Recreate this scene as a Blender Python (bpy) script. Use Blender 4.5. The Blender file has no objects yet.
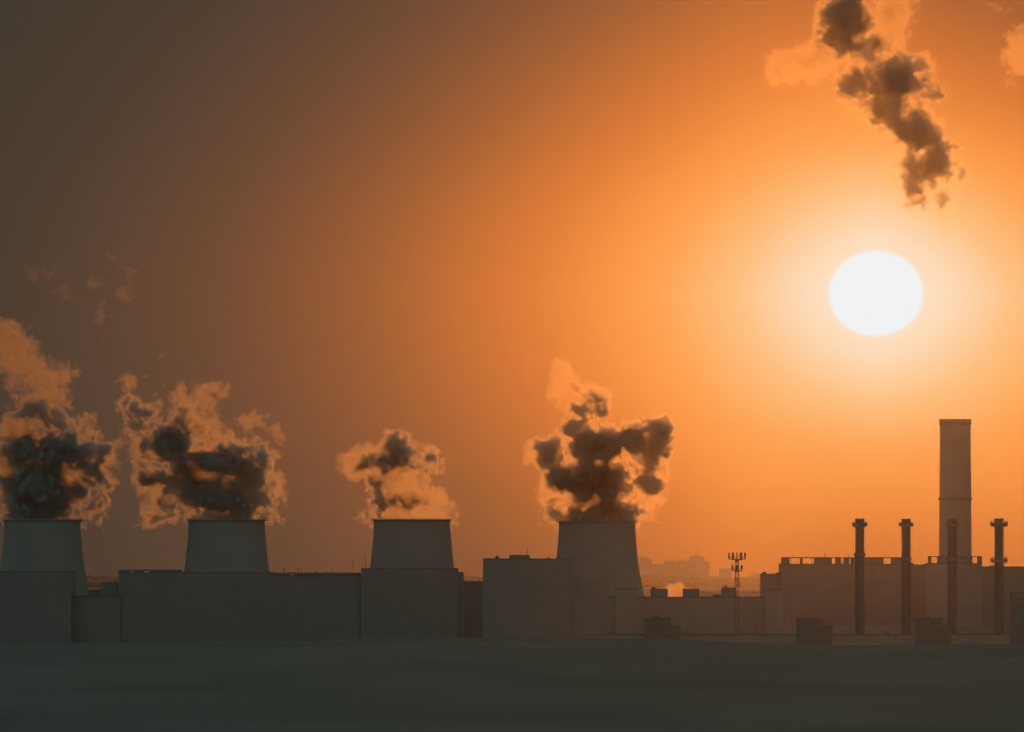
import bpy, math, random
import numpy as np
from mathutils import Vector

# ------------------------------------------------------------------ camera
SC = bpy.context.scene
COL = SC.collection
F = 9941.0            # focal length in pixels of the 1024 px wide picture
HORIZON = 578.0       # picture row of the horizon
CAM_H = 35.0
PITCH = math.atan((HORIZON - 366.0) / F)
cam_data = bpy.data.cameras.new("camera")
cam_data.sensor_width = 36.0
cam_data.lens = 36.0 * F / 1024.0
cam_data.clip_start = 1.0
cam_data.clip_end = 120000.0
cam = bpy.data.objects.new("camera", cam_data)
cam.location = (0, 0, CAM_H)
cam.rotation_euler = (math.pi / 2 + PITCH, 0, 0)
COL.objects.link(cam)
SC.camera = cam


def P(px, py, Y):
    """world point at distance Y seen at a picture position"""
    u, v = px - 512.0, 366.0 - py
    yw = F * math.cos(PITCH) - v * math.sin(PITCH)
    zw = F * math.sin(PITCH) + v * math.cos(PITCH)
    return Vector((u / yw * Y, Y, CAM_H + zw / yw * Y))


SUN_DIR = (P(876, 293.5, 1000.0) - Vector((0, 0, CAM_H))).normalized()
EXPO = 1.3
K = 2.0 ** EXPO       # picture values = scene values times K
SUN_E = 0.4 / K
SUN_COL = (1.0, 0.295, 0.052)

# haze constants (used by the haze box and by the sky behind it)
HAZE_G = 0.97
HAZE_D = 5.5e-7
HAZE_COL = (0.88, 0.86, 0.88)
HAZE_FAR = 42000.0
HAZE_TOP = 400.0

# ------------------------------------------------------------------ render settings
SC.view_settings.view_transform = 'Standard'
SC.view_settings.look = 'None'
SC.view_settings.exposure = EXPO
SC.view_settings.gamma = 1.0
SC.view_settings.use_curve_mapping = False
SC.render.engine = 'CYCLES'
SC.cycles.use_denoising = True
SC.cycles.max_bounces = 4
SC.cycles.diffuse_bounces = 2
SC.cycles.glossy_bounces = 1
SC.cycles.transmission_bounces = 2
SC.cycles.volume_bounces = 1
SC.cycles.use_light_tree = False
SC.cycles.transparent_max_bounces = 128


def lin(c):
    c = np.asarray(c, float) / 255.0
    return np.where(c <= 0.04045, c / 12.92, ((c + 0.055) / 1.055) ** 2.4)


# ------------------------------------------------------------------ world: dusk sky
W = bpy.data.worlds.new("World")
SC.world = W
W.use_nodes = True
NT = W.node_tree
for n in list(NT.nodes):
    NT.nodes.remove(n)


def N(kind, **kw):
    n = NT.nodes.new(kind)
    for k, v in kw.items():
        setattr(n, k, v)
    return n


def M(op, a, b=None, c=None, clamp=False):
    n = N('ShaderNodeMath', operation=op, use_clamp=clamp)
    for i, x in enumerate((a, b, c)):
        if x is None:
            continue
        if isinstance(x, (int, float)):
            n.inputs[i].default_value = x
        else:
            NT.links.new(x, n.inputs[i])
    return n.outputs[0]


def smooth(x, a, b, lo=0.0, hi=1.0):
    n = N('ShaderNodeMapRange', interpolation_type='SMOOTHSTEP')
    NT.links.new(x, n.inputs[0])
    for i, v in zip((1, 2, 3, 4), (a, b, lo, hi)):
        n.inputs[i].default_value = v
    return n.outputs[0]


def vmath(op, a, b):
    n = N('ShaderNodeVectorMath', operation=op)
    for i, x in enumerate((a, b)):
        if isinstance(x, tuple):
            n.inputs[i].default_value = x
        else:
            NT.links.new(x, n.inputs[i])
    return n.outputs[0]


def vscale(v, s):
    n = N('ShaderNodeVectorMath', operation='SCALE')
    if isinstance(v, tuple):
        n.inputs[0].default_value = v
    else:
        NT.links.new(v, n.inputs[0])
    if isinstance(s, (int, float)):
        n.inputs[3].default_value = s
    else:
        NT.links.new(s, n.inputs[3])
    return n.outputs[0]


tc = N('ShaderNodeTexCoord')
sep = N('ShaderNodeSeparateXYZ')
NT.links.new(tc.outputs['Generated'], sep.inputs[0])
dx, dy, dz = sep.outputs
ysafe = M('MAXIMUM', dy, 0.02)
# angular offsets from the sun, in units of 1/9941 rad
u = M('MULTIPLY', M('SUBTRACT', M('DIVIDE', dx, ysafe), SUN_DIR.x / SUN_DIR.y), F)
v = M('MULTIPLY', M('SUBTRACT', M('DIVIDE', dz, ysafe), SUN_DIR.z / SUN_DIR.y), F)
el = M('DIVIDE', dz, ysafe)
# the glow is flattened: it falls off faster upwards and downwards than sideways
kup = smooth(u, -150.0, 100.0, 1.3, 1.5)
kdn = M('ADD', smooth(M('ABSOLUTE', u), 0.0, 160.0, 1.38, 1.09), smooth(M('ABSOLUTE', u), 300.0, 800.0, 0.0, -0.3))
up = M('MULTIPLY', M('MAXIMUM', v, 0.0), kup)
dn = M('MULTIPLY', M('MINIMUM', v, 0.0), kdn)
ve = M('MULTIPLY', M('ABSOLUTE', M('ADD', up, dn)), smooth(M('ABSOLUTE', v), 30.0, 170.0, 0.84, 1.0))
r = M('POWER', M('ADD', M('POWER', M('ABSOLUTE', u), 1.5), M('POWER', ve, 1.5)), 1 / 1.5)
RMAX = 1400.0
PTS = [(0, (255, 226, 196)), (46, (255, 226, 196)), (78, (255, 219, 182)), (92, (255, 213, 171)), (142, (255, 191, 126)),
       (172, (255, 182, 111)), (215, (255, 164, 84)), (266, (252, 151, 70)), (350, (224, 125, 57)),
       (422, (197, 112, 54)), (500, (164, 97, 53)), (566, (142, 87, 53)), (640, (119, 78, 52)),
       (772, (92, 68, 51)), (867, (80, 62, 48)), (960, (71, 60, 48)), (1100, (64, 58, 48)), (1400, (60, 58, 50))]
ramp = N('ShaderNodeValToRGB')
cr = ramp.color_ramp
cr.interpolation = 'B_SPLINE'
rs = np.array([p[0] for p in PTS], float)
cs = np.array([p[1] for p in PTS], float)
stops = np.concatenate([np.linspace(40, 300, 12), np.linspace(335, 900, 14), np.array([980, 1080, 1200, 1400])])
RAMP_GAIN = [1.0, 1.0, 1.0]
while len(cr.elements) < len(stops):
    cr.elements.new(0.5)
for e, s in zip(cr.elements, stops):
    c = [lin(np.interp(s, rs, cs[:, i])) * RAMP_GAIN[i] for i in range(3)]
    e.position = s / RMAX
    e.color = (float(c[0]), float(c[1]), float(c[2]), 1)
NT.links.new(M('DIVIDE', r, RMAX), ramp.inputs[0])
target = ramp.outputs[0]
# the part of that glow which the haze box in front of the sky scatters itself
th2 = M('DIVIDE', M('ADD', M('MULTIPLY', u, u), M('MULTIPLY', v, v)), F * F)
ph = M('POWER', M('ADD', M('MULTIPLY', th2, HAZE_G), (1 - HAZE_G) ** 2), -1.5)
path = M('MINIMUM', M('DIVIDE', HAZE_TOP - CAM_H, M('MAXIMUM', el, 0.0001)), HAZE_FAR)
kJ = (1 - HAZE_G ** 2) / (4 * math.pi) * HAZE_D * SUN_E * K
J = vscale(tuple(kJ * a * b for a, b in zip(HAZE_COL, SUN_COL)), M('MULTIPLY', ph, path))
# solar disc, slightly flattened by refraction
ud, vd = M('DIVIDE', u, 46.8), M('DIVIDE', v, 42.3)
rd = M('SQRT', M('ADD', M('MULTIPLY', ud, ud), M('MULTIPLY', vd, vd)))
disc = smooth(rd, 0.93, 1.09, 1.0, 0.0)
disc = M('MULTIPLY', disc, M('GREATER_THAN', dy, 0.5))
mixd = N('ShaderNodeMix', data_type='RGBA')
NT.links.new(disc, mixd.inputs[0])
NT.links.new(target, mixd.inputs[6])
mixd.inputs[7].default_value = (*[float(x) for x in lin((243, 243, 244))], 1)
glow = vmath('MAXIMUM', vmath('SUBTRACT', mixd.outputs[2], J), (0.004, 0.004, 0.004))
# open dusk sky away from the sun
sky = N('ShaderNodeTexSky', sky_type='NISHITA')
sky.sun_disc = False
sky.sun_elevation = math.asin(SUN_DIR.z)
sky.sun_rotation = math.atan2(SUN_DIR.x, SUN_DIR.y)
sky.dust_density = 3.0
tint = vmath('MULTIPLY', vmath('MINIMUM', sky.outputs[0], (1.0, 1.1, 1.1)), (0.86, 0.96, 0.88))
far_w = M('MAXIMUM', smooth(r, 1500.0, 3600.0), M('LESS_THAN', dy, 0.05))
bg1 = N('ShaderNodeBackground')
bg1.inputs[1].default_value = 1.0 / K
NT.links.new(glow, bg1.inputs[0])
bg2 = N('ShaderNodeBackground')
bg2.inputs[1].default_value = 0.15
NT.links.new(tint, bg2.inputs[0])
mixs = N('ShaderNodeMixShader')
NT.links.new(far_w, mixs.inputs[0])
NT.links.new(bg1.outputs[0], mixs.inputs[1])
NT.links.new(bg2.outputs[0], mixs.inputs[2])
out = N('ShaderNodeOutputWorld')
NT.links.new(mixs.outputs[0], out.inputs[0])
W.cycles.sampling_method = 'NONE'     # smooth sky: found by the rays themselves

# ------------------------------------------------------------------ sun lamp
sl = bpy.data.lights.new("sun", 'SUN')
sl.energy = SUN_E
sl.angle = math.radians(0.5)
sl.color = SUN_COL
sun = bpy.data.objects.new("sun", sl)
sun.rotation_euler = SUN_DIR.to_track_quat('Z', 'Y').to_euler()
sun.location = (200, 4000, 600)
COL.objects.link(sun)


# ------------------------------------------------------------------ materials
def surf_mat(name, col, rough=0.85, var=0.12, scale=0.15, joints=None, metal=0.0):
    m = bpy.data.materials.new(name)
    m.use_nodes = True
    nt = m.node_tree
    b = nt.nodes['Principled BSDF']
    b.inputs['Roughness'].default_value = rough
    b.inputs['Metallic'].default_value = metal
    b.inputs['Specular IOR Level'].default_value = 0.03
    tcn = nt.nodes.new('ShaderNodeTexCoord')
    nz = nt.nodes.new('ShaderNodeTexNoise')
    nz.inputs['Scale'].default_value = scale
    nz.inputs['Detail'].default_value = 6
    nt.links.new(tcn.outputs['Object'], nz.inputs['Vector'])
    rmp = nt.nodes.new('ShaderNodeValToRGB')
    rmp.color_ramp.elements[0].position = 0.3
    rmp.color_ramp.elements[1].position = 0.7
    rmp.color_ramp.elements[0].color = (*[c * (1 - var) for c in col], 1)
    rmp.color_ramp.elements[1].color = (*[c * (1 + var) for c in col], 1)
    nt.links.new(nz.outputs['Fac'], rmp.inputs[0])
    last = rmp.outputs[0]
    if joints:
        br = nt.nodes.new('ShaderNodeTexBrick')
        mp = nt.nodes.new('ShaderNodeMapping')
        mp.inputs['Rotation'].default_value = (math.pi / 2, 0, 0)
        nt.links.new(tcn.outputs['Object'], mp.inputs['Vector'])
        nt.links.new(mp.outputs[0], br.inputs['Vector'])
        br.offset = 0.0
        br.inputs['Color1'].default_value = (1, 1, 1, 1)
        br.inputs['Color2'].default_value = (0.97, 0.97, 0.97, 1)
        br.inputs['Mortar'].default_value = (0.9, 0.9, 0.9, 1)
        br.inputs['Scale'].default_value = 1.0
        br.inputs['Mortar Size'].default_value = 0.08
        br.inputs['Brick Width'].default_value = joints[0]
        br.inputs['Row Height'].default_value = joints[1]
        mx = nt.nodes.new('ShaderNodeMix')
        mx.data_type = 'RGBA'
        mx.blend_type = 'MULTIPLY'
        mx.inputs[0].default_value = 1.0
        nt.links.new(last, mx.inputs[6])
        nt.links.new(br.outputs['Color'], mx.inputs[7])
        last = mx.outputs[2]
    if not metal:
        # matt, dusty surfaces: plain diffuse
        nt.nodes.remove(b)
        b = nt.nodes.new('ShaderNodeBsdfDiffuse')
        b.inputs['Roughness'].default_value = 0.3
        nt.links.new(last, b.inputs['Color'])
        nt.links.new(b.outputs[0], nt.nodes['Material Output'].inputs['Surface'])
        return m
    nt.links.new(last, b.inputs['Base Color'])
    return m


MAT = {
    'concrete': surf_mat("concrete", (0.24, 0.235, 0.225), var=0.06, joints=(6.0, 3.0)),
    'tower_concrete': surf_mat("tower_concrete", (0.24, 0.24, 0.23), var=0.06, scale=0.06),
    'panel': surf_mat("wall_panel", (0.21, 0.21, 0.205), var=0.05, joints=(6.0, 1.8)),
    'pale_panel': surf_mat("pale_wall_panel", (0.25, 0.25, 0.235), var=0.04, joints=(6.0, 3.0)),
    'brick': surf_mat("brick", (0.18, 0.18, 0.165), var=0.06, scale=0.3),
    'roof_felt': surf_mat("roof_felt", (0.14, 0.14, 0.135), var=0.08),
    'steel': surf_mat("painted_steel", (0.18, 0.18, 0.18), rough=0.6, var=0.15, scale=0.5),
    'rust': surf_mat("rusty_steel", (0.15, 0.145, 0.14), rough=0.8, var=0.03, scale=0.5),
    'ground': surf_mat("ground_earth", (0.160, 0.150, 0.122), var=0.14, scale=0.012),
    'foliage': surf_mat("foliage", (0.15, 0.155, 0.135), var=0.12, scale=0.02),
    'bark': surf_mat("bark", (0.10, 0.085, 0.07), var=0.2, scale=1.0),
}


def vol_mat(name, density, color, g):
    m = bpy.data.materials.new(name)
    m.use_nodes = True
    nt = m.node_tree
    for n in list(nt.nodes):
        nt.nodes.remove(n)
    o = nt.nodes.new('ShaderNodeOutputMaterial')
    p = nt.nodes.new('ShaderNodeVolumePrincipled')
    p.inputs['Density'].default_value = density
    p.inputs['Color'].default_value = (*color, 1)
    p.inputs['Anisotropy'].default_value = g
    p.inputs['Absorption Color'].default_value = (0, 0, 0, 1)
    nt.links.new(p.outputs[0], o.inputs['Volume'])
    return m


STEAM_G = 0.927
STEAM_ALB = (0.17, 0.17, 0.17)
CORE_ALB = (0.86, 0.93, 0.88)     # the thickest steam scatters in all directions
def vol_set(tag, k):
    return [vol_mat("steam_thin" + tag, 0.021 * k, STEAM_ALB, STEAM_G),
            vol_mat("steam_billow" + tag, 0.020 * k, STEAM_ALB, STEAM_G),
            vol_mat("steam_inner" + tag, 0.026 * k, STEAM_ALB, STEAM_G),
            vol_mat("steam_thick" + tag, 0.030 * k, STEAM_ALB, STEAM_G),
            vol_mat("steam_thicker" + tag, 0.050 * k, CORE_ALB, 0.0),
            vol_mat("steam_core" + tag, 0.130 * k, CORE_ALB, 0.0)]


VOLS = {1.0: vol_set("", 1.0), 0.5: vol_set("_loose", 0.5), 0.7: vol_set("_soft", 0.7), 2.5: vol_set("_tight", 2.5)}
FAINT = vol_mat("steam_faint", 0.0075, STEAM_ALB, STEAM_G)


# ------------------------------------------------------------------ object helpers
def empty(name, loc, label, cat, group=None):
    o = bpy.data.objects.new(name, None)
    o.location = loc
    COL.objects.link(o)
    o['label'] = label
    o['category'] = cat
    if group:
        o['group'] = group
    return o


class MB:
    def __init__(self):
        self.v, self.f = [], []

    def add(self, vs, fs):
        b = len(self.v)
        self.v += [tuple(x) for x in vs]
        self.f += [tuple(b + i for i in f) for f in fs]
        return self

    def box(self, x0, x1, y0, y1, z0, z1):
        vs = [(x, y, z) for z in (z0, z1) for y in (y0, y1) for x in (x0, x1)]
        return self.add(vs, [(0, 2, 3, 1), (4, 5, 7, 6), (0, 1, 5, 4), (2, 6, 7, 3), (0, 4, 6, 2), (1, 3, 7, 5)])

    def bar(self, a, b, w, n=4):
        a, b = Vector(a), Vector(b)
        d = (b - a).normalized()
        s = d.cross(Vector((0, 0, 1)) if abs(d.z) < 0.9 else Vector((0, 1, 0))).normalized()
        t = d.cross(s)
        vs = []
        for p in (a, b):
            for k in range(n):
                q = 2 * math.pi * (k + 0.5) / n
                vs.append(p + (s * math.cos(q) + t * math.sin(q)) * w * 0.5)
        fs = [(k, (k + 1) % n, n + (k + 1) % n, n + k) for k in range(n)]
        fs += [tuple(range(n))[::-1], tuple(range(n, 2 * n))]
        return self.add(vs, fs)

    def lathe(self, prof, cx=0, cy=0, n=48, rib=0.0, ribn=0, closed=True):
        """prof: closed list of (radius, z)"""
        m = len(prof)
        vs = []
        for k in range(n):
            a = 2 * math.pi * k / n
            for (rr, z) in prof:
                q = rr
                if rib and (k % ribn) == 0:
                    q = rr + rib
                vs.append((cx + q * math.cos(a), cy + q * math.sin(a), z))
        fs = []
        for k in range(n):
            k2 = (k + 1) % n
            for j in range(m if closed else m - 1):
                j2 = (j + 1) % m
                fs.append((k * m + j, k2 * m + j, k2 * m + j2, k * m + j2))
        return self.add(vs, fs)

    def build(self, name, mat, parent=None, smooth=False):
        me = bpy.data.meshes.new(name)
        org = Vector(parent.location) if parent is not None else Vector((0, 0, 0))
        p = parent
        while p is not None and p.parent is not None:
            p = p.parent
            org = org + Vector(p.location)
        me.from_pydata([tuple(Vector(x) - org) for x in self.v], [], self.f)
        me.validate()
        me.materials.append(MAT[mat] if isinstance(mat, str) else mat)
        if smooth:
            me.polygons.foreach_set('use_smooth', [True] * len(me.polygons))
        me.update()
        o = bpy.data.objects.new(name, me)
        COL.objects.link(o)
        if parent is not None:
            o.parent = parent
        return o


rnd = random.Random(11)

# ------------------------------------------------------------------ ground
def rise(X, Y_):
    """a low broad bank between the camera and the plant"""
    t = np.clip((Y_ - 1900.0) / 600.0, 0, 1)
    a_ = t * t * (3 - 2 * t)
    t = np.clip((Y_ - 2560.0) / 400.0, 0, 1)
    b_ = 1 - t * t * (3 - 2 * t)
    side = np.clip((2500 - np.abs(X)) / 900.0, 0, 1)
    return 18.0 * a_ * b_ * side


def ground_sheet():
    xs = np.concatenate([[-7900, -4000, -1500], np.arange(-620, 621, 10), [1500, 4000, 7900]]).astype(float)
    ys = np.concatenate([[-900, 500, 1500], np.arange(1900, 4450, 14), [4700, 6500, 9000, 15000, 25000, 41900]]).astype(float)
    X, Y_ = np.meshgrid(xs, ys, indexing='ij')
    Zg = np.zeros_like(X)
    rg = np.random.default_rng(4)
    for wl, am in ((420, .6), (240, .45), (130, .4), (70, .3), (38, .16), (21, .1)):
        for _ in range(4):
            a_, p_ = rg.uniform(0, 2 * np.pi, 2)
            Zg += am * .5 * np.sin((X * np.cos(a_) + Y_ * np.sin(a_)) * 2 * np.pi / wl + p_)
    w_ = np.clip((4420 - Y_) / 300, 0, 1) * np.clip((Y_ - 1500) / 300, 0, 1) * np.clip((620 - np.abs(X)) / 60, 0, 1)
    Zg = Zg * w_
    Zg += rise(X, Y_)
    ny = len(ys)
    V_ = np.stack([X, Y_, Zg], -1).reshape(-1, 3)
    i, j = np.meshgrid(np.arange(len(xs) - 1), np.arange(ny - 1), indexing='ij')
    q = (i * ny + j).ravel()
    me = bpy.data.meshes.new('ground')
    me.from_pydata(V_.tolist(), [], np.stack([q, q + ny, q + ny + 1, q + 1], -1).tolist())
    me.polygons.foreach_set('use_smooth', [True] * len(me.polygons))
    me.materials.append(MAT['ground'])
    o = bpy.data.objects.new('ground', me)
    COL.objects.link(o)
    o['kind'] = 'structure'
    return o


ground_sheet()

# ------------------------------------------------------------------ cooling towers
TY = 6000.0


def cooling_tower(cx, top, label):
    s = TY / F
    c = P(cx, top, TY)
    z1 = c.z
    root = empty('cooling_tower', (c.x, TY, 0), label, 'cooling tower', 'cooling towers of the power plant')
    H = z1
    hleg = 5.5

    def rad(z):
        t = max(0.0, (H - z) / H)
        return s * (37.6 + 17.5 * t ** 1.6 + 0.6 * max(0, 0.05 - t) / 0.05)
    zs = np.linspace(H, hleg, 22)
    prof = [(rad(z), z) for z in zs] + [(rad(z) - (0.5 + 0.4 * (H - z) / H), z) for z in zs[::-1]]
    mb = MB().lathe(prof, c.x, TY, n=144, rib=0.18, ribn=3)
    mb.build('shell', 'tower_concrete', root, True)
    rt = rad(H)
    mb = MB().lathe([(rt + 0.1, H - 0.9), (rt + 1.15, H - 0.7), (rt + 1.15, H), (rt - 0.6, H), (rt - 0.6, H - 0.5)][::-1], c.x, TY, n=96)
    mb.build('rim', 'concrete', root)
    mb = MB()
    for k in range(40):
        a = 2 * math.pi * k / 40
        x, y = c.x + (rt + 1.0) * math.cos(a), TY + (rt + 1.0) * math.sin(a)
        mb.bar((x, y, H), (x, y, H + 1.1), 0.12)
    for h in (0.6, 1.1):
        for k in range(40):
            a, b = 2 * math.pi * k / 40, 2 * math.pi * (k + 1) / 40
            mb.bar((c.x + (rt + 1.0) * math.cos(a), TY + (rt + 1.0) * math.sin(a), H + h),
                   (c.x + (rt + 1.0) * math.cos(b), TY + (rt + 1.0) * math.sin(b), H + h), 0.09)
    mb.build('railing', 'steel', root)
    mb = MB()
    rb, rg = rad(hleg) - 0.4, rad(0) + 0.6
    n = 36
    for k in range(n):
        for d in (-0.5, 0.5):
            a, b = 2 * math.pi * k / n, 2 * math.pi * (k + d) / n
            mb.bar((c.x + rg * math.cos(a), TY + rg * math.sin(a), 0.0),
                   (c.x + rb * math.cos(b), TY + rb * math.sin(b), hleg + 0.2), 0.7)
    mb.build('column_ring', 'concrete', root)
    # climbing ladder with hoops on the right flank
    mb = MB()
    zz = np.linspace(hleg, H - 1, 40)
    for z0, z1_ in zip(zz[:-1], zz[1:]):
        for off in (-0.4, 0.4):
            mb.bar((c.x + rad(z0) + 0.45, TY + off, z0), (c.x + rad(z1_) + 0.45, TY + off, z1_), 0.12)
        mb.bar((c.x + rad(z0) + 0.45, TY - 0.4, z0), (c.x + rad(z0) + 0.45, TY + 0.4, z0), 0.1)
    mb.build('ladder', 'steel', root)
    return root


cooling_tower(42.3, 519.5, "leftmost concrete cooling tower, cut by the photo's edge, dark steam spilling down its side")
cooling_tower(226.6, 519.5, "second cooling tower from the left, below the wide ragged steam cloud")
cooling_tower(412.0, 519.3, "cooling tower with clean rim and small bright orange steam cloud on top")
cooling_tower(597.0, 521.0, "cooling tower nearest the sun, beside the flat roofed block, big rimlit steam cloud above")


# ------------------------------------------------------------------ chimneys
def chimney(name, cx, top, w0, w1, Y, label, group, galleries, cap=0.0, cat='chimney', bands=0):
    s = Y / F
    c = P(cx, top, Y)
    root = empty(name, (c.x, Y, 0), label, cat, group)
    r1, r0 = w0 / 2 * s, w1 / 2 * s
    H = c.z

    def rad(z):
        return r1 + (r0 - r1) * (H - z) / H
    zs = np.linspace(H, 0, 14)
    prof = [(rad(z), z) for z in zs] + [(rad(z) - 0.35, z) for z in zs[::-1]]
    MB().lathe(prof, c.x, Y, n=48).build('shaft', 'tower_concrete' if cap else 'rust', root, True)
    if cap:
        MB().lathe([(r1 + .05, H - 2.4), (r1 + cap, H - 1.9), (r1 + cap, H), (r1 - .5, H), (r1 - .5, H - 2.4)][::-1], c.x, Y, n=48).build('cap', 'concrete', root)
        mb = MB()
        for k in range(10):
            a = 2 * math.pi * (k + .3) / 10
            mb.bar((c.x + r1 * math.cos(a), Y + r1 * math.sin(a), H - .2), (c.x + r1 * math.cos(a), Y + r1 * math.sin(a), H + .9), 0.35)
            mb.build('lightning_rod', 'steel', root)
            mb = MB()
    else:
        MB().lathe([(r1 + .02, H - .9), (r1 + .22, H - .9), (r1 + .22, H), (r1 - .2, H), (r1 - .2, H - .5)][::-1], c.x, Y, n=32).build('rim', 'rust', root)
    for (gy, gw, gh) in galleries:
        z = P(cx, gy, Y).z
        rr = rad(z)
        go_ = gw * s
        mb = MB().lathe([(rr + .02, z - .3), (rr + go_, z), (rr + go_, z + gh * .55), (rr + go_ - .15, z + gh * .55), (rr + go_ - .15, z + .25), (rr + .02, z + .25)][::-1], c.x, Y, n=32)
        n = 16
        for k in range(n):
            a, b = 2 * math.pi * k / n, 2 * math.pi * (k + 1) / n
            x, y = c.x + (rr + go_ - .08) * math.cos(a), Y + (rr + go_ - .08) * math.sin(a)
            x2, y2 = c.x + (rr + go_ - .08) * math.cos(b), Y + (rr + go_ - .08) * math.sin(b)
            mb.bar((x, y, z + .2), (x, y, z + gh), 0.25)
            mb.bar((x, y, z + gh), (x2, y2, z + gh), 0.25)
            mb.bar((x, y, z + gh * .5), (x2, y2, z + gh * .8), 0.2)
            if k % 2 == 0:
                mb.bar((c.x + rr * math.cos(a), Y + rr * math.sin(a), z - gh * .6), (x, y, z + .05), 0.18)
        mb.build('gallery', 'steel', root)
    mb = MB()
    xo = c.x + rad(H / 2) + .5
    for off in (-.35, .35):
        mb.bar((c.x + rad(0) + .45, Y + off, 0), (c.x + rad(H) + .45, Y + off, H - 1), .12)
    z = 1.0
    while z < H - 1.5:
        mb.bar((c.x + rad(z) + .45, Y - .35, z), (c.x + rad(z) + .45, Y + .35, z), .08)
        if int(z) % 8 == 0:
            mb.bar((c.x + rad(z) - .05, Y, z), (c.x + rad(z) + .5, Y, z), .1)
        z += 1.0
    mb.build('ladder', 'steel', root)
    return root


chimney('chimney', 955.2, 419.3, 30.4, 33.6, 8000, "very tall thick concrete chimney below the sun, by far the highest at the plant",
        None, [(424.5, 1.4, 1.6), (499.5, 1.7, 1.8)], cap=0.7)
SG = "thin steel smoke stacks in a row before the boiler house"
chimney('smoke_stack', 859.7, 518.6, 8.6, 9.4, 4800, "leftmost thin smoke stack, rising before the long boiler house", SG,
        [(526, 3.2, 2.0), (555.5, 1.6, 1.2)], cat='smoke stack')
chimney('smoke_stack', 906.0, 518.8, 8.6, 9.4, 4800, "second thin smoke stack, left of the thick tall chimney", SG,
        [(526, 3.0, 1.8), (560, 1.4, 1.2)], cat='smoke stack')
chimney('smoke_stack', 952.1, 518.6, 8.6, 9.4, 4800, "thin smoke stack standing right in front of the thick tall chimney", SG,
        [(526, 2.6, 1.8), (560, 1.4, 1.2)], cat='smoke stack')
chimney('smoke_stack', 999.0, 518.4, 8.8, 9.6, 4800, "rightmost thin smoke stack, with a second wide gallery at roof height", SG,
        [(526, 4.4, 2.4), (562, 4.0, 2.2)], cat='smoke stack')


# ------------------------------------------------------------------ buildings
BROOT = {}


def building(name, x0, x1, top, Y, depth, label, cat='building', group=None, wall='panel', clutter=0.35, parapet=True, wings=(), rail=False, seed=1):
    rr = random.Random(seed)
    s = Y / F
    a, b = P(x0, top, Y), P(x1, top, Y)
    root = empty(name, ((a.x + b.x) / 2, Y, 0), label, cat, group)
    H = a.z
    cap = 0.5 * min(1.0, s * 1.6)
    MB().box(a.x, b.x, Y, Y + depth, 0, H - cap).build('wall', wall, root)
    o = .25
    MB().box(a.x - o, b.x + o, Y - o, Y + depth + o, H - cap, H).build('roof', 'roof_felt', root)
    for (wx0, wx1, wt, dy_) in wings:
        p, q = P(wx0, wt, Y), P(wx1, wt, Y)
        w = MB().box(p.x, q.x, Y + 1.0 + dy_, Y + depth - 2 - dy_, H if wt < top else 0, p.z - .3)
        w.box(p.x - .2, q.x + .2, Y + .8 + dy_, Y + depth - 1.8 - dy_, p.z - .3, p.z)
        w.build('penthouse' if wt < top else 'annex', wall, root)
    # roof clutter: vents, hatches, pipes, each a part
    wdt = b.x - a.x
    n = int(wdt / 12 * clutter * 2)
    for k in range(n):
        x = a.x + wdt * (k + .2 + .6 * rr.random()) / max(n, 1)
        y = Y + depth * (.1 + .5 * rr.random())
        if any(P(w[0], 0, Y).x - 2 < x < P(w[1], 0, Y).x + 2 for w in wings):
            continue
        t = rr.random()
        if t < .45:
            h = .5 + 1.0 * rr.random()
            ww = .8 + 1.6 * rr.random()
            MB().box(x - ww, x + ww, y - 1, y + 1, H, H + h * .8).box(x - ww - .15, x + ww + .15, y - 1.15, y + 1.15, H + h * .8, H + h).build('hatch', 'steel', root)
        elif t < .8:
            h = .9 + 1.2 * rr.random()
            MB().lathe([(.22, H), (.22, H + h * .7), (.5, H + h * .72), (.5, H + h), (.02, H + h), (.02, H)][::-1], x, y, n=10).build('vent', 'steel', root)
        else:
            h = 2.2 + 3.2 * rr.random()
            MB().bar((x, y, H), (x, y, H + h), .22).bar((x - .6, y, H + h * .8), (x + .6, y, H + h * .8), .12).bar((x - .4, y, H + h * .65), (x + .4, y, H + h * .65), .12).build('antenna', 'steel', root)
    if rail:
        mb = MB()
        m = max(2, int(wdt / 3))
        for k in range(m + 1):
            x = a.x + wdt * k / m
            mb.bar((x, Y + .1, H), (x, Y + .1, H + 1.0), .12)
        mb.bar((a.x, Y + .1, H + 1.0), (b.x, Y + .1, H + 1.0), .12)
        mb.bar((a.x, Y + .1, H + .5), (b.x, Y + .1, H + .5), .1)
        mb.build('railing', 'steel', root)
    BROOT[name + str(x0)] = root
    return root, a, b, H


def roof_box(root, x0, x1, top, Y, H, y0=6, d=6, mat='panel'):
    p, q = P(x0, top, Y + y0), P(x1, top, Y + y0)
    MB().box(p.x, q.x, Y + y0, Y + y0 + d, H, p.z - .25).box(p.x - .2, q.x + .2, Y + y0 - .2, Y + y0 + d + .2, p.z - .25, p.z).build('lift_housing', mat, root)


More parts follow.
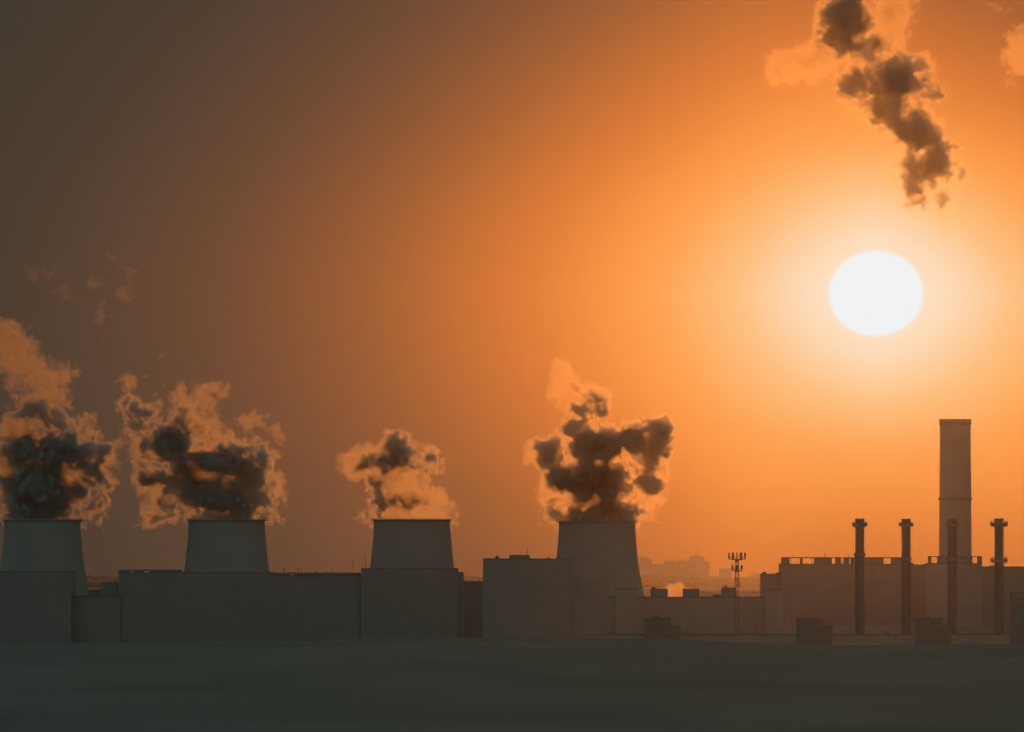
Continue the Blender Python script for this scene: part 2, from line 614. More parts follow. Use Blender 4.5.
def roof_frame(root, x0, x1, top, Y, H, solids, d=3, name='roof_frame'):
    """an open steel and panel screen above the roof: a top beam on posts with some bays panelled over"""
    p, q = P(x0, top, Y), P(x1, top, Y)
    mb = MB()
    for yy in (Y, Y + d):
        mb.box(p.x, q.x, yy, yy + .4, p.z - .8, p.z)
    x = p.x
    n = max(1, int((q.x - p.x) / 7))
    for k in range(n + 1):
        x = p.x + (q.x - p.x - .35) * k / n
        for yy in (Y + .02, Y + d + .02):
            mb.box(x, x + .35, yy, yy + .35, H, p.z - .8)
    mb.build(name, 'steel', root)
    for (a, b) in solids:
        pa, pb = P(a, top, Y), P(b, top, Y)
        MB().box(pa.x, pb.x, Y + .42, Y + d - .05, H, p.z - .15).build('screen_panel', 'panel', root)


# left half, far to near
BG = "flat roofed plant halls along the skyline"
r_, a_, b_, H_ = building('plant_hall', 118.6, 271, 572.2, 5400, 70, "long flat plant hall below the second cooling tower, with stepped left end", 'plant hall', BG, clutter=.12, seed=3,
                          wings=((101, 118.6, 582, 4), (88, 101, 589.5, 8)))
roof_frame(r_, 118.6, 182, 569.6, 5400, H_, [(118.6, 129.5), (134.5, 143.5), (150.5, 182)])
r_, a_, b_, H_ = building('plant_hall', 271, 361, 575.2, 5400, 60, "plant hall with spiky railed roof between the second and third cooling towers", 'plant hall', BG, clutter=.7, seed=4)
roof_frame(r_, 272, 360.5, 572.6, 5400, H_, [(272, 275.5), (278.6, 289.6), (294, 360)])
mb = MB()
for x, t in ((284, 567.5), (316, 570), (332, 569.5), (353, 560.6)):
    p = P(x, t, 5400)
    q = P(x, 572.6, 5400)
    mb.bar((p.x, p.y + 1.5, q.z - .5), (p.x, p.y + 1.5, p.z), .45)
    mb.bar((p.x - .9, p.y + 1.5, p.z - 1.2), (p.x + .9, p.y + 1.5, p.z - 1.2), .2)
    mb.build('antenna', 'steel', r_)
    mb = MB()
r_, a_, b_, H_ = building('plant_hall', 361, 457.8, 568.2, 5397, 60, "slightly higher hall right under the tower with the small bright steam cloud", 'plant hall', BG, clutter=.2, seed=5,
                          wings=((457.8, 463.3, 572, 3),))
p = P(365.5, 556, 5390)
MB().bar((p.x, 5393, H_), (p.x, 5393, p.z), .3).build('antenna', 'steel', r_)
building('plant_hall', 455, 560, 581.3, 5480, 50, "low hall filling the gap left of the block with the roof penthouse", 'plant hall', BG, clutter=.35, seed=6)
building('plant_hall', -25, 71, 571.3, 5390, 60, "hall standing in front of the leftmost cooling tower", 'plant hall', BG, clutter=.2, seed=7)
building('plant_hall', 71, 120, 596, 5398, 50, "low plain hall just right of the leftmost cooling tower", 'plant hall', BG, clutter=.25, seed=8)

r_, a_, b_, H_ = building('office_block', 483, 571, 558.4, 4900, 26, "dark flat roofed office block with a small penthouse, left of the fourth cooling tower", 'office block', None, 'concrete', .55, seed=9,
                          wings=((509.4, 529.5, 554.8, 2), (571, 608.8, 577.6, 1)))
p = P(527.3, 548, 4900)
MB().bar((p.x, 4910, H_), (p.x, 4910, p.z), .3).bar((p.x - .8, 4910, p.z - 1.5), (p.x + .8, 4910, p.z - 1.5), .15).build('antenna', 'steel', r_)

r_, a_, b_, H_ = building('workshop', 606, 783, 596.8, 5800, 60, "long low workshop right of the fourth cooling tower, three huts on its roof", 'workshop', None, 'pale_panel', .25, seed=10)
roof_box(r_, 650.6, 667.8, 588.6, 5800, H_)
roof_box(r_, 682.7, 699.4, 588.6, 5800, H_)
roof_box(r_, 721.4, 736.0, 587.6, 5800, H_)
roof_box(r_, 724, 728, 586.2, 5800, H_, 7, 3)
roof_box(r_, 652, 656, 586.9, 5800, H_, 7, 3)
mb = MB()
p, q = P(699.4, 592, 5800), P(762, 592, 5800)
for k in range(12):
    x = p.x + (q.x - p.x) * k / 11
    mb.bar((x, 5808, H_), (x, 5808, p.z), .2)
mb.bar((p.x, 5808, p.z), (q.x, 5808, p.z), .35)
mb.bar((p.x, 5808, p.z - .8), (q.x, 5808, p.z - .8), .25)
mb.build('pipe_rack', 'steel', r_)

building('store_house', 616, 638, 588.5, 5770, 14, "narrow store house in front of the right foot of the fourth cooling tower", 'store house', None, 'pale_panel', .2, seed=12)
r_, a_, b_, H_ = building('turbine_house', 761, 782.5, 573.6, 7420, 30, "small square block joined to the left side of the long boiler house", 'turbine house', None, 'concrete', 0, seed=13)
roof_box(r_, 762.5, 766.5, 571.8, 7420, H_, 1, 5)
roof_box(r_, 776, 782, 572.4, 7420, H_, 1, 5)
building('store_house', 765.5, 783, 589.6, 5790, 18, "low store house before the small block left of the boiler house", 'store house', None, 'pale_panel', .3, seed=14)

r_, a_, b_, H_ = building('boiler_house', 781.3, 901.5, 563.7, 7400, 70, "long boiler house with open roof frame behind the leftmost smoke stack", 'boiler house', None, 'panel', 0, seed=15)
roof_frame(r_, 781.3, 901.5, 557.2, 7400, H_, [(781.3, 789.8), (800.2, 802.6), (814, 831.8), (835.2, 840.6), (843.2, 849.5), (850.3, 883.6), (890.8, 901)])
mb = MB()
for x, h in ((794, 1.6), (812, 1.0), (825, 3.4), (840, .9), (849, 2.2), (868, 2.6), (876, .8), (893, 1.6)):
    p = P(x, 557.2, 7400)
    MB().bar((p.x, 7401, p.z - .2), (p.x, 7401, p.z + h), .35).bar((p.x - .5, 7401, p.z + h * .7), (p.x + .5, 7401, p.z + h * .7), .2).build('vent', 'steel', r_)
building('link_building', 901.7, 927.8, 564.4, 7450, 40, "plain link building between the boiler house and the chimney block", 'link building', None, 'panel', .4, seed=16)
r_, a_, b_, H_ = building('chimney_block', 928, 982, 563, 7300, 50, "block at the foot of the thick tall chimney, two openings under its roof edge", 'plant block', None, 'concrete', 0, seed=17)
roof_frame(r_, 928, 982, 556.0, 7300, H_, [(928, 931.4), (937, 972.6), (977.2, 981.8)])
building('filter_house', 982.2, 1050, 566.4, 7450, 40, "plain filter house right of the chimney block, behind the rightmost smoke stack", 'filter house', None, 'panel', .35, seed=18)

# nearer, in front of the plant
SB = "small stepped service blocks before the plant"
building('long_shed', 606, 1050, 634.2, 4500, 40, "very long low shed running under the right half of the plant", 'shed', None, 'pale_panel', .12, seed=20)
for (x0, lab, sd) in ((645.5, "small stepped service block below the workshop's roof huts", 21),
                      (797.5, "small stepped service block just left of the leftmost smoke stack", 22),
                      (916.5, "small stepped service block between the second and third smoke stacks", 23)):
    r_, a_, b_, H_ = building('service_block', x0, x0 + 25, 618.6, 3300, 14, lab, 'service block', SB, 'brick', 0, seed=sd,
                              wings=((x0 + 25, x0 + 35, 625, 1),))
    roof_box(r_, x0 + 8, x0 + 14, 615.6, 3300, H_, 2, 4, 'brick')
r_, a_, b_, H_ = building('tower_block', 1012.8, 1050, 592.6, 3500, 20, "dark tall block cut by the right edge of the photo", 'tower block', None, 'steel', .5, seed=24)

# ------------------------------------------------------------------ telecom mast
MY = 5000.0
ms = MY / F
c = P(737.0, 553.0, MY)
root = empty('telecom_mast', (c.x, MY, 0), "lattice telecom mast with crown of aerials behind the low workshop roof huts", 'mast')
mb = MB()
Ht = c.z
zz = np.linspace(0, Ht - 3, 26)


def mw(z):
    return 1.15 - 0.35 * z / Ht


for k in range(4):
    sx, sy = (-1, 1, 1, -1)[k], (-1, -1, 1, 1)[k]
    tx, ty = (-1, 1, 1, -1)[(k + 1) % 4], (-1, -1, 1, 1)[(k + 1) % 4]
    for z0, z1 in zip(zz[:-1], zz[1:]):
        w0_, w1_ = mw(z0), mw(z1)
        mb.bar((c.x + sx * w0_, MY + sy * w0_, z0), (c.x + sx * w1_, MY + sy * w1_, z1), .42)
        mb.bar((c.x + sx * w0_, MY + sy * w0_, z0), (c.x + tx * w1_, MY + ty * w1_, z1), .26)
        mb.bar((c.x + sx * w1_, MY + sy * w1_, z1), (c.x + tx * w1_, MY + ty * w1_, z1), .22)
mb.build('lattice', 'steel', root)
MB().bar((c.x, MY, Ht - 5), (c.x, MY, Ht + .2), .6, 8).build('pole', 'steel', root)
for zc, rr, n, hh in ((P(737, 559.0, MY).z, 4.0, 6, 3.0), (P(737, 570.5, MY).z, 2.3, 4, 2.4)):
    mb = MB()
    for k in range(12):
        a, b = 2 * math.pi * k / 12, 2 * math.pi * (k + 1) / 12
        mb.bar((c.x + rr * math.cos(a), MY + rr * math.sin(a), zc), (c.x + rr * math.cos(b), MY + rr * math.sin(b), zc), .5)
        mb.bar((c.x + rr * .99 * math.cos(a), MY + rr * .99 * math.sin(a), zc + 1), (c.x + rr * .99 * math.cos(b), MY + rr * .99 * math.sin(b), zc + 1), .3)
        if k % 2 == 0:
            mb.bar((c.x, MY, zc - .8), (c.x + rr * math.cos(a), MY + rr * math.sin(a), zc), .4)
    mb.build('platform', 'steel', root)
    for k in range(n):
        a = 2 * math.pi * (k + .02) / n
        x, y = c.x + rr * math.cos(a), MY + rr * math.sin(a)
        MB().bar((x, y, zc - .6), (x, y, zc + hh + .4), .35).box(x - .5, x + .5, y - .45, y - .12, zc + .3, zc + hh).build('aerial', 'steel', root)

# ------------------------------------------------------------------ far high-rises in the haze
FY = 40000.0
FG = "hazy high rise blocks on the horizon"
far = [(639.5, 652, 558.5, "hazy far block peeping out right of the fourth cooling tower", ((640, 648, 556.6),)),
       (652, 664, 564.0, "lowest block of the far hazy row left of its wide slab", ()),
       (664, 690.5, 560.6, "widest hazy far slab block in the row right of the fourth cooling tower", ((670, 673, 559.4), (680, 684, 559.6))),
       (689.5, 704, 557.0, "tallest hazy far tower block, with a thin spire on top", ((696.5, 697.1, 547.0), (691, 702, 555.6))),
       (704, 709.5, 560.8, "narrow hazy far block leaning against the tallest far tower block", ()),
       (709.5, 717, 575.8, "low hazy far block in the dip between the far towers and the mast", ()),
       (719, 731.5, 569.4, "single hazy far block just left of the telecom mast", ((721, 729, 568.2),)),
       (741, 750, 577.0, "very low hazy far block just right of the telecom mast", ()),
       (750, 763, 574.6, "hazy far block right of the mast, touching the boiler house annex", ((752, 757, 573.4),)),
       (463, 470, 575.2, "tiny hazy far block in the gap left of the office block", ()),
       (473, 480, 576.2, "second tiny hazy far block, right in the gap beside the office block", ())]
for (x0, x1, t, lab, tops) in far:
    a, b = P(x0, t, FY), P(x1, t, FY)
    root = empty('high_rise', ((a.x + b.x) / 2, FY, 0), lab, 'high rise', FG)
    MB().box(a.x, b.x, FY, FY + 40, 0, a.z).build('wall', 'concrete', root)
    for (p0, p1, tt) in tops:
        p, q = P(p0, tt, FY), P(p1, tt, FY)
        MB().box(p.x, q.x, FY + 5, FY + 5 + min(20, max(2, q.x - p.x)), a.z, p.z).build('spire' if p1 - p0 < 1 else 'roof_hut', 'concrete', root)

# far wooded horizon: a mass nobody could count
rv = np.random.default_rng(5)


def crowns(pts, rads, hts, seed, seg=(9, 6)):
    """many lumpy tree crowns on short trunks as one mesh; every crown gets its own jitter"""
    rg = np.random.default_rng(seed)
    nu, nv = seg
    th = np.linspace(0, 2 * np.pi, nu, endpoint=False)
    phv = np.linspace(0, np.pi, nv + 1)
    T, Q = np.meshgrid(th, phv)
    base = np.stack([np.sin(Q) * np.cos(T), np.sin(Q) * np.sin(T), np.cos(Q)], -1).reshape(-1, 3)
    n = len(pts)
    V = base[None] * (1 + 0.28 * rg.standard_normal((n, base.shape[0], 1)))
    V[..., 0:2] *= rads[:, None, None]
    V[..., 2] *= (hts[:, None] * 0.5)
    V[..., 2] += hts[:, None] * 0.55
    V[..., 0] += pts[:, None, 0]
    V[..., 1] += pts[:, None, 1]
    V[..., 2] = np.maximum(V[..., 2], 0.05)
    q = []
    for j in range(nv):
        for i in range(nu):
            i2 = (i + 1) % nu
            q.append((j * nu + i, j * nu + i2, (j + 1) * nu + i2, (j + 1) * nu + i))
    q = np.array(q)
    Fc = (q[None] + (np.arange(n) * base.shape[0])[:, None, None]).reshape(-1, 4)
    return V.reshape(-1, 3), Fc


def mesh_np(name, V, Q, mat, parent=None, smooth=False):
    me = bpy.data.meshes.new(name)
    V = np.ascontiguousarray(V, dtype=np.float32)
    Q = np.ascontiguousarray(Q, dtype=np.int32)
    me.vertices.add(len(V))
    me.vertices.foreach_set('co', V.ravel())
    me.loops.add(Q.size)
    me.loops.foreach_set('vertex_index', Q.ravel())
    me.polygons.add(len(Q))
    me.polygons.foreach_set('loop_start', np.arange(len(Q), dtype=np.int32) * 4)
    me.update(calc_edges=True)
    if smooth:
        me.polygons.foreach_set('use_smooth', np.ones(len(Q), bool))
    me.materials.append(MAT[mat] if isinstance(mat, str) else mat)
    o = bpy.data.objects.new(name, me)
    COL.objects.link(o)
    if parent is not None:
        o.parent = parent
    return o


n = 2600
pts = np.stack([rv.uniform(-2600, 2600, n), rv.uniform(36500, 39400, n)], -1)
V, Q = crowns(pts, rv.uniform(12, 30, n), 30 + 8 * np.sin(pts[:, 0] / 170.0) + rv.uniform(-5, 9, n), 7, (7, 4))
fw = mesh_np('far_woods', V, Q, 'foliage')
fw['kind'] = 'stuff'
fw['label'] = "hazy wooded horizon far behind the plant"
fw['category'] = 'woods'


# ------------------------------------------------------------------ steam plumes
def noise3(X, Y_, Z, seed):
    """tri-linear value noise in [-1, 1] on a wrapped random lattice"""
    rg = np.random.default_rng(seed)
    L = 32
    lat = rg.uniform(-1, 1, (L, L, L)).astype(np.float32)
    Rm, _ = np.linalg.qr(rg.standard_normal((3, 3)))
    Rm = Rm.astype(np.float32)
    X, Y_, Z = (Rm[i_, 0] * X + Rm[i_, 1] * Y_ + Rm[i_, 2] * Z for i_ in range(3))
    xi, yi, zi = np.floor(X), np.floor(Y_), np.floor(Z)
    fx, fy, fz = X - xi, Y_ - yi, Z - zi
    fx = fx * fx * (3 - 2 * fx)
    fy = fy * fy * (3 - 2 * fy)
    fz = fz * fz * (3 - 2 * fz)
    xi, yi, zi = (a.astype(np.int32) & 31 for a in (xi, yi, zi))
    x1, y1, z1 = ((xi + 1) & 31) << 10, ((yi + 1) & 31) << 5, (zi + 1) & 31
    xi, yi = xi << 10, yi << 5
    lf = lat.ravel()
    c00 = lf.take(xi + yi + zi)
    c00 += (lf.take(x1 + yi + zi) - c00) * fx
    c10 = lf.take(xi + y1 + zi)
    c10 += (lf.take(x1 + y1 + zi) - c10) * fx
    c01 = lf.take(xi + yi + z1)
    c01 += (lf.take(x1 + yi + z1) - c01) * fx
    c11 = lf.take(xi + y1 + z1)
    c11 += (lf.take(x1 + y1 + z1) - c11) * fx
    c00 += (c10 - c00) * fy
    c01 += (c11 - c01) * fy
    return c00 + (c01 - c00) * fz


def surface_net(Fd):
    """quads of the Fd = 0 surface (inside where Fd > 0) in grid coordinates"""
    Fd = Fd.copy()
    Fd[0], Fd[-1] = -5, -5
    Fd[:, 0], Fd[:, -1] = -5, -5
    Fd[:, :, 0], Fd[:, :, -1] = -5, -5
    S = Fd > 0
    nx, ny, nz = Fd.shape
    corner = [S[i:nx - 1 + i, j:ny - 1 + j, k:nz - 1 + k] for i in (0, 1) for j in (0, 1) for k in (0, 1)]
    cnt = sum(c_.astype(np.int8) for c_ in corner)
    act = (cnt > 0) & (cnt < 8)
    ids = -np.ones(act.shape, np.int64)
    idx = np.argwhere(act)
    if len(idx) == 0:
        return None
    ids[act] = np.arange(len(idx))
    vals = {}
    for i in (0, 1):
        for j in (0, 1):
            for k in (0, 1):
                vals[(i, j, k)] = Fd[idx[:, 0] + i, idx[:, 1] + j, idx[:, 2] + k]
    acc = np.zeros((len(idx), 3))
    num = np.zeros(len(idx))
    for a in vals:
        for d in range(3):
            if a[d] == 0:
                b = list(a)
                b[d] = 1
                b = tuple(b)
                va, vb = vals[a], vals[b]
                m = (va > 0) != (vb > 0)
                t = np.where(m, va / np.where(m, va - vb, 1), 0)
                pos = np.array(a, float)[None] + np.zeros((len(idx), 1))
                pos[:, d] = pos[:, d] + t
                acc += pos * m[:, None]
                num += m
    V_ = idx + acc / num[:, None]
    quads = []
    for d in range(3):
        sl0 = [slice(1, -1)] * 3
        sl1 = [slice(1, -1)] * 3
        sl0[d] = slice(0, -1)
        sl1[d] = slice(1, None)
        A, B = S[tuple(sl0)], S[tuple(sl1)]
        ed = np.argwhere(A != B)
        if len(ed) == 0:
            continue
        off = np.array([1, 1, 1])
        off[d] = 0
        p_ = ed + off
        e1, e2 = (d + 1) % 3, (d + 2) % 3

        def cell(o1, o2):
            q_ = p_.copy()
            q_[:, e1] -= o1
            q_[:, e2] -= o2
            return ids[q_[:, 0], q_[:, 1], q_[:, 2]]
        qd = np.stack([cell(1, 1), cell(0, 1), cell(0, 0), cell(1, 0)], -1)
        flip = ~A[tuple(ed.T)]
        qd[flip] = qd[flip][:, ::-1]
        quads.append(qd)
    return V_, np.concatenate(quads)


def blob_field(X, Z, D, blobs, rg, k=3.0, spread=0.35):
    out_ = None
    for b in blobs:
        x, y, rx, ry = b[:4]
        rz = b[4] if len(b) > 4 else (rx * ry) ** 0.5 * 1.1
        dz_ = rg.uniform(-1, 1) * spread * rz
        mn = min(rx, ry, rz)
        q = (1 - np.sqrt(((X - x) / rx) ** 2 + ((Z - y) / ry) ** 2 + ((D - dz_) / rz) ** 2)) * mn
        q = np.exp(np.clip(q / k, -20, 20))
        out_ = q if out_ is None else out_ + q
    return np.log(out_) * k


def plume(name, Y, env, core, thin, label, seed, voxel=.85, amp=1.0, env_shift=2.6, group=None, levels=(0, 1, 2, 3, 4, 5), gaps=(), anchor=None, core_shift=0.0, warp=8.0, faint=False, dens=1.0):
    rg = np.random.default_rng(seed)
    allb = list(env) + list(thin)
    m = 13
    x0 = min(b[0] - b[2] for b in allb) - m
    x1 = max(b[0] + b[2] for b in allb) + m
    y0 = min(b[1] - b[3] for b in allb) - m
    y1 = max(b[1] + b[3] for b in allb) + m
    dmax = max((b[4] if len(b) > 4 else (b[2] * b[3]) ** .5 * 1.1) for b in allb) * 1.4 + m
    xs = np.arange(x0, x1, voxel, dtype=np.float32)
    ds = np.arange(-dmax, dmax, voxel, dtype=np.float32)
    zs = np.arange(y0, y1, voxel, dtype=np.float32)
    X, D, Z = np.meshgrid(xs, ds, zs, indexing='ij')
    # only work where the cloud can be: near its rough shape
    rough = np.full(X.shape, -99., np.float32)
    st = rg.bit_generator.state
    for b_ in allb:
        rz = b_[4] if len(b_) > 4 else (b_[2] * b_[3]) ** 0.5 * 1.1
        q = (1 - np.sqrt(((X - b_[0]) / b_[2]) ** 2 + ((Z - b_[1]) / b_[3]) ** 2 + (D / (rz * 1.3)) ** 2)) * min(b_[2], b_[3])
        np.maximum(rough, q, out=rough)
    act = rough > -(6 + warp + 3.5 * amp)
    shape = X.shape
    X, D, Z = X[act], D[act], Z[act]
    # large swirls, then billows
    wx = noise3(X / 31, D / 31, Z / 31, seed + 1) * warp + noise3(X / 13, D / 13, Z / 13, seed + 4) * warp * .5 + noise3(X / 6, D / 6, Z / 6, seed + 6) * warp * .18
    wz = noise3(X / 31, D / 31, Z / 31, seed + 2) * warp + noise3(X / 13, D / 13, Z / 13, seed + 5) * warp * .5 + noise3(X / 6, D / 6, Z / 6, seed + 7) * warp * .18
    wd = noise3(X / 31, D / 31, Z / 31, seed + 3) * warp
    Xw, Zw, Dw = X + wx * .6, Z + wz * .6, D + wd
    bil = np.zeros_like(X)
    cn = np.zeros_like(X)
    for o, (wl, am) in enumerate(((17, 4.2), (9, 4.2), (4.9, 3.5), (2.7, 2.4), (1.6, 1.4))):
        nn = noise3((Xw + 3) / wl, Dw / wl / (1.6 if o else 1.0), Zw / wl, seed + 10 + o)
        bil += (np.abs(nn) * 2 - .7) * am
        cn += noise3(Xw / wl, (Dw + 7) / wl / 3.0, Zw / wl, seed + 30 + o) * am * (1.1, 1.35, 1.6, 1.7, 1.5)[o]
    bil += cn * .45

    def full(a_):
        r_full = np.full(shape, -9., np.float32)
        r_full[act] = a_
        return r_full
    Fe = blob_field(Xw, Zw, D, env, rg) if env else np.full_like(X, -99.)
    Fe = Fe + env_shift + bil * amp
    if thin:
        Ft = blob_field(Xw, Zw, D, thin, rg, k=2.0) + cn * amp * 1.0 - .8
        Fv = np.maximum(Fe, Ft)
    else:
        Fv = Fe
    c0 = P(*(anchor or ((x0 + x1) / 2, y1)), Y)
    root = empty(name, c0, label, 'steam', group)
    s = Y / F

    def to_world(V_):
        px = x0 + V_[:, 0] * voxel
        dd = -dmax + V_[:, 1] * voxel
        py = y0 + V_[:, 2] * voxel
        p00 = P(512, 578, Y)
        wxx = (px - 512) * s
        wzz = CAM_H + (HORIZON - py) * s
        return np.stack([wxx - c0.x, Y + dd * s - c0.y, wzz - c0.z], -1)
    fields = [full(Fv), full(Fe - 3.0), full(Fe - 7.5)]
    if core:
        Fk = blob_field(Xw, Zw, D, core, rg, k=4.5, spread=.2) + cn * amp * .95 + 1.6 + core_shift
        for gb in gaps:
            gx, gz, grx, grz = gb
            hole = (1 - np.sqrt(((Xw - gx) / grx) ** 2 + ((Zw - gz) / grz) ** 2)) * min(grx, grz)
            Fk = np.minimum(Fk, -hole + cn * .3)
        fields.append(full(np.minimum(Fk + 5.5, Fe - 1.2)))
        fields.append(full(np.minimum(Fk + 2.0, Fe - 2.6)))
        fields.append(full(np.minimum(Fk - 1.5, Fe - 4.0)))
    names = ['outer_veil', 'billow', 'inner_billow', 'thick_steam', 'inner_core', 'dense_core']
    for i in range(len(fields)):
        if i not in levels:
            continue
        # remove specks
        res = surface_net(fields[i])
        if res is None:
            continue
        V_, Q_ = res
        # picture y runs down: flip quads to keep normals outwards
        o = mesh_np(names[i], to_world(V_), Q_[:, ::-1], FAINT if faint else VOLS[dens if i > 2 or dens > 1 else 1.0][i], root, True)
    return root


plume('steam_plume', 6000,
      env=[(8, 328, 12, 7), (10, 346, 15, 15), (28, 344, 8, 9), (22, 364, 20, 13), (43, 378, 20, 11), (60, 377, 9, 10), (48, 396, 22, 10),
           (38, 410, 22, 12), (62, 416, 10, 9), (92, 421, 9, 8), (86, 432, 13, 8), (18, 432, 20, 18), (4, 462, 16, 18), (50, 452, 46, 19), (104, 455, 12, 12),
           (88, 474, 20, 15), (110, 487, 7, 11), (102, 503, 9, 11), (92, 513, 7, 7), (82, 520, 5, 5), (40, 488, 44, 26), (40, 508, 36, 15), (42, 521, 33, 8)],
      core=[(80, 447, 21, 9), (94, 450, 9, 7), (52, 443, 8, 7), (45, 465, 20, 14), (65, 460, 20, 11), (34, 412, 10, 3.5), (61, 422, 4, 5), (20, 447, 10, 3),
            (25, 488, 30, 18), (8, 495, 16, 14), (40, 500, 36, 18), (62, 500, 24, 16), (90, 491, 7, 6), (104, 482, 5, 4), (42, 515, 33, 10), (44, 480, 26, 16)],
      thin=[(118, 444, 8, 5), (125, 436, 5, 7), (10, 385, 10, 8)],
      gaps=[(70, 478, 11, 8), (8, 472, 10, 7)],
      label="ragged steam trailing up to the left from the leftmost cooling tower", seed=100, anchor=(42, 519), core_shift=2.2, amp=.9)
plume('steam_plume', 6000,
      env=[(124, 387, 7, 4.5), (128, 398, 4.5, 8), (140, 408, 15, 7), (135, 422, 9, 14), (142, 450, 12, 18), (147, 478, 11, 16), (157, 500, 12, 14), (153, 510, 7, 10),
           (165, 518, 10, 5), (178, 395, 13, 9), (204, 393, 10, 9), (215, 388, 5, 4), (188, 415, 19, 13), (205, 425, 13, 11), (212, 440, 15, 9), (172, 442, 24, 24),
           (225, 460, 28, 18), (246, 476, 18, 18), (158, 480, 16, 14), (245, 449, 17, 10), (266, 462, 10, 12), (275, 487, 11, 12), (262, 505, 8, 14), (200, 470, 28, 24), (178, 482, 16, 14), (222, 496, 33, 21), (192, 494, 16, 16), (227, 518, 34, 10)],
      core=[(134, 415, 8, 9), (155, 435, 13, 13), (168, 455, 18, 16), (166, 470, 15, 9), (173, 445, 14, 12), (185, 440, 8, 6), (168, 413, 8, 4), (210, 459, 14, 4.5),
            (236, 463, 24, 9), (251, 451, 9, 6), (250, 475, 12, 15), (232, 482, 14, 11), (195, 492, 17, 13), (218, 502, 30, 16), (245, 497, 14, 14), (260, 492, 5, 6),
            (165, 508, 6, 6), (227, 517, 33, 10)],
      thin=[(250, 420, 11, 7), (277, 432, 6, 10), (262, 425, 8, 5), (186, 384, 5, 4)],
      gaps=[(205, 476, 13, 7), (222, 486, 5, 4)],
      label="wide ragged steam cloud with two dark lobes over the second cooling tower", seed=200, anchor=(226.6, 519), core_shift=2.0, amp=.9)
plume('steam_plume', 6000,
      env=[(360, 466, 16, 15), (352, 462, 10, 11), (399, 454, 18, 17), (383, 456, 17, 14), (428, 458, 12, 10), (438, 466, 6, 6), (393, 480, 25, 17), (410, 498, 28, 14),
           (436, 500, 11, 13), (391, 504, 17, 16), (412, 517, 35, 9)],
      core=[(401, 447, 9, 10), (388, 465, 11, 5), (374, 462, 6, 5), (410, 458, 7, 6), (378, 492, 5, 5), (386, 504, 7, 10), (410, 505, 5, 4), (437, 464, 4, 3)],
      thin=[], label="small bright orange steam cloud sitting on the third cooling tower", seed=300, anchor=(412, 519), core_shift=0, amp=.8, env_shift=3.0)
plume('steam_plume', 6000,
      env=[(559, 388, 8, 15), (567, 373, 5, 9), (582, 388, 12, 8), (596, 404, 11, 11), (577, 408, 14, 12), (575, 430, 16, 14), (548, 453, 17, 13), (535, 453, 8, 7),
           (558, 480, 20, 19), (552, 499, 10, 9), (600, 445, 29, 22), (598, 480, 34, 26), (600, 508, 35, 15), (638, 436, 24, 15), (659, 433, 15, 19), (655, 455, 12, 15),
           (648, 480, 16, 17), (645, 501, 11, 12), (572, 510, 14, 8), (598, 519, 35, 8), (566, 372, 6, 10), (590, 392, 12, 9)],
      core=[(582, 401, 5, 5), (593, 411, 5, 9), (570, 430, 7, 5), (582, 424, 8, 5), (584, 448, 10, 12), (610, 438, 20, 12), (600, 455, 16, 9), (634, 440, 13, 12),
            (655, 430, 9, 12), (662, 440, 8, 8), (650, 420, 7, 7), (645, 452, 9, 7), (549, 452, 7, 9), (568, 478, 14, 15), (590, 485, 18, 19), (617, 480, 14, 24),
            (615, 505, 17, 17), (638, 480, 7, 5), (647, 487, 7, 5), (587, 506, 13, 10), (600, 517, 33, 9), (560, 464, 9, 8), (626, 462, 9, 8), (598, 468, 14, 9)],
      thin=[(529, 368, 3, 8), (535, 378, 5, 4)],
      gaps=[(567, 496, 6, 5), (596, 497, 4.5, 9), (602, 464, 4, 4), (617, 461, 3.5, 3.5)],
      label="big dark steam cloud with bright edges on the cooling tower nearest the sun", seed=400, anchor=(597, 521), core_shift=1.8, amp=.85)
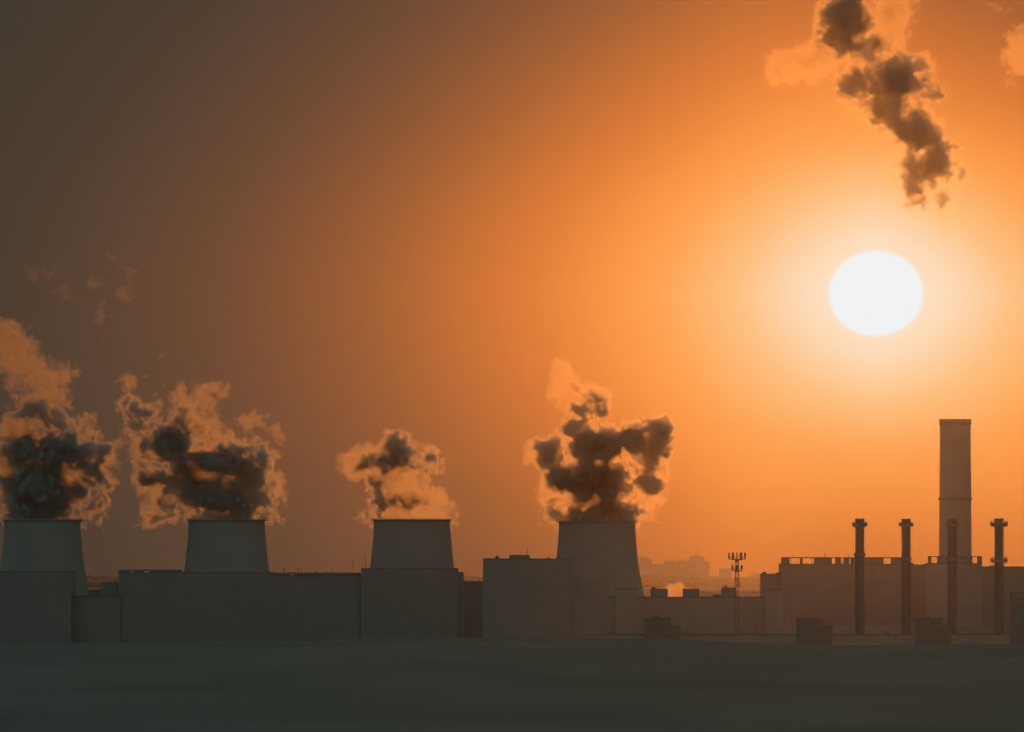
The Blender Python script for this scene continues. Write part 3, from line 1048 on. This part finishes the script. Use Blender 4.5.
plume('steam_cloud', 5600,
      env=[(784, 70, 15, 14), (800, 62, 19, 16), (820, 60, 19, 20), (840, 45, 18, 20), (824, 20, 9, 26), (850, 16, 25, 32), (894, 14, 21, 22), (886, 40, 18, 15),
           (900, -4, 18, 15), (872, 50, 15, 13), (856, 80, 22, 20), (850, 104, 12, 10), (900, 80, 28, 26), (925, 70, 12, 12), (934, 97, 12, 9), (888, 110, 24, 20),
           (915, 132, 25, 22), (940, 150, 18, 20), (950, 166, 11, 14), (925, 172, 24, 20), (907, 166, 16, 16), (850, -14, 30, 16), (914, 192, 15, 12), (940, 196, 12, 14)],
      core=[(847, 14, 17, 30), (852, 40, 16, 13), (866, 52, 13, 11), (870, 70, 15, 14), (851, 85, 9, 12), (860, 92, 10, 9), (900, 66, 20, 14), (924, 68, 8, 8), (905, 90, 25, 20),
            (882, 84, 14, 14), (930, 97, 13, 8), (895, 115, 23, 17), (917, 140, 22, 17), (905, 125, 24, 17), (940, 154, 15, 18), (951, 170, 9, 12), (845, -12, 18, 14),
            (920, 165, 14, 10), (912, 186, 5, 6), (930, 182, 6, 5), (921, 200, 5, 4), (943, 204, 4, 6), (948, 221, 3, 5)],
      thin=[(912, 196, 18, 14), (943, 204, 12, 16), (949, 224, 7, 13), (925, 212, 12, 9), (893, 184, 10, 10), (935, 190, 18, 12)],
      label="dark steam cloud drifting high above the sun at the top of the photo", seed=500, core_shift=.8, dens=0.5)
plume('steam_cloud', 5600,
      env=[(1020, 58, 13, 18), (1028, 50, 18, 22), (1009, 56, 7, 8)], core=[], thin=[(1010, 76, 7, 12), (1003, 7, 5, 3)],
      label="bright shred of steam cut by the right edge of the photo near the top", seed=600, levels=(0, 1))
plume('steam_wisp', 6000, env=[], core=[],
      thin=[(36, 271, 6, 3), (58, 267, 5, 5), (65, 293, 9, 6), (112, 258, 7, 4), (130, 272, 8, 7), (125, 292, 9, 5), (105, 315, 5, 10), (95, 283, 6, 5), (160, 350, 6, 4)],
      label="faint loose wisps of steam high above the two left cooling towers", seed=700, levels=(0,), faint=True)
plume('steam_puff', 7400, env=[(671.5, 591.5, 4.5, 5), (677, 592.5, 5, 4), (681.5, 593.5, 3.5, 4)], core=[], thin=[],
      label="tiny glowing steam puff between two roof huts of the long workshop", seed=800, dens=2.5, voxel=.5, amp=.35, levels=(0, 1), warp=2.0)

# ------------------------------------------------------------------ haze
hz = MB().box(-8000, 8000, -1000, HAZE_FAR, -2.0, HAZE_TOP)
ho = hz.build('haze', vol_mat("haze_air", HAZE_D, HAZE_COL, HAZE_G))
ho['kind'] = 'stuff'
ho['label'] = "orange evening haze over the whole plain"
ho['category'] = 'haze'
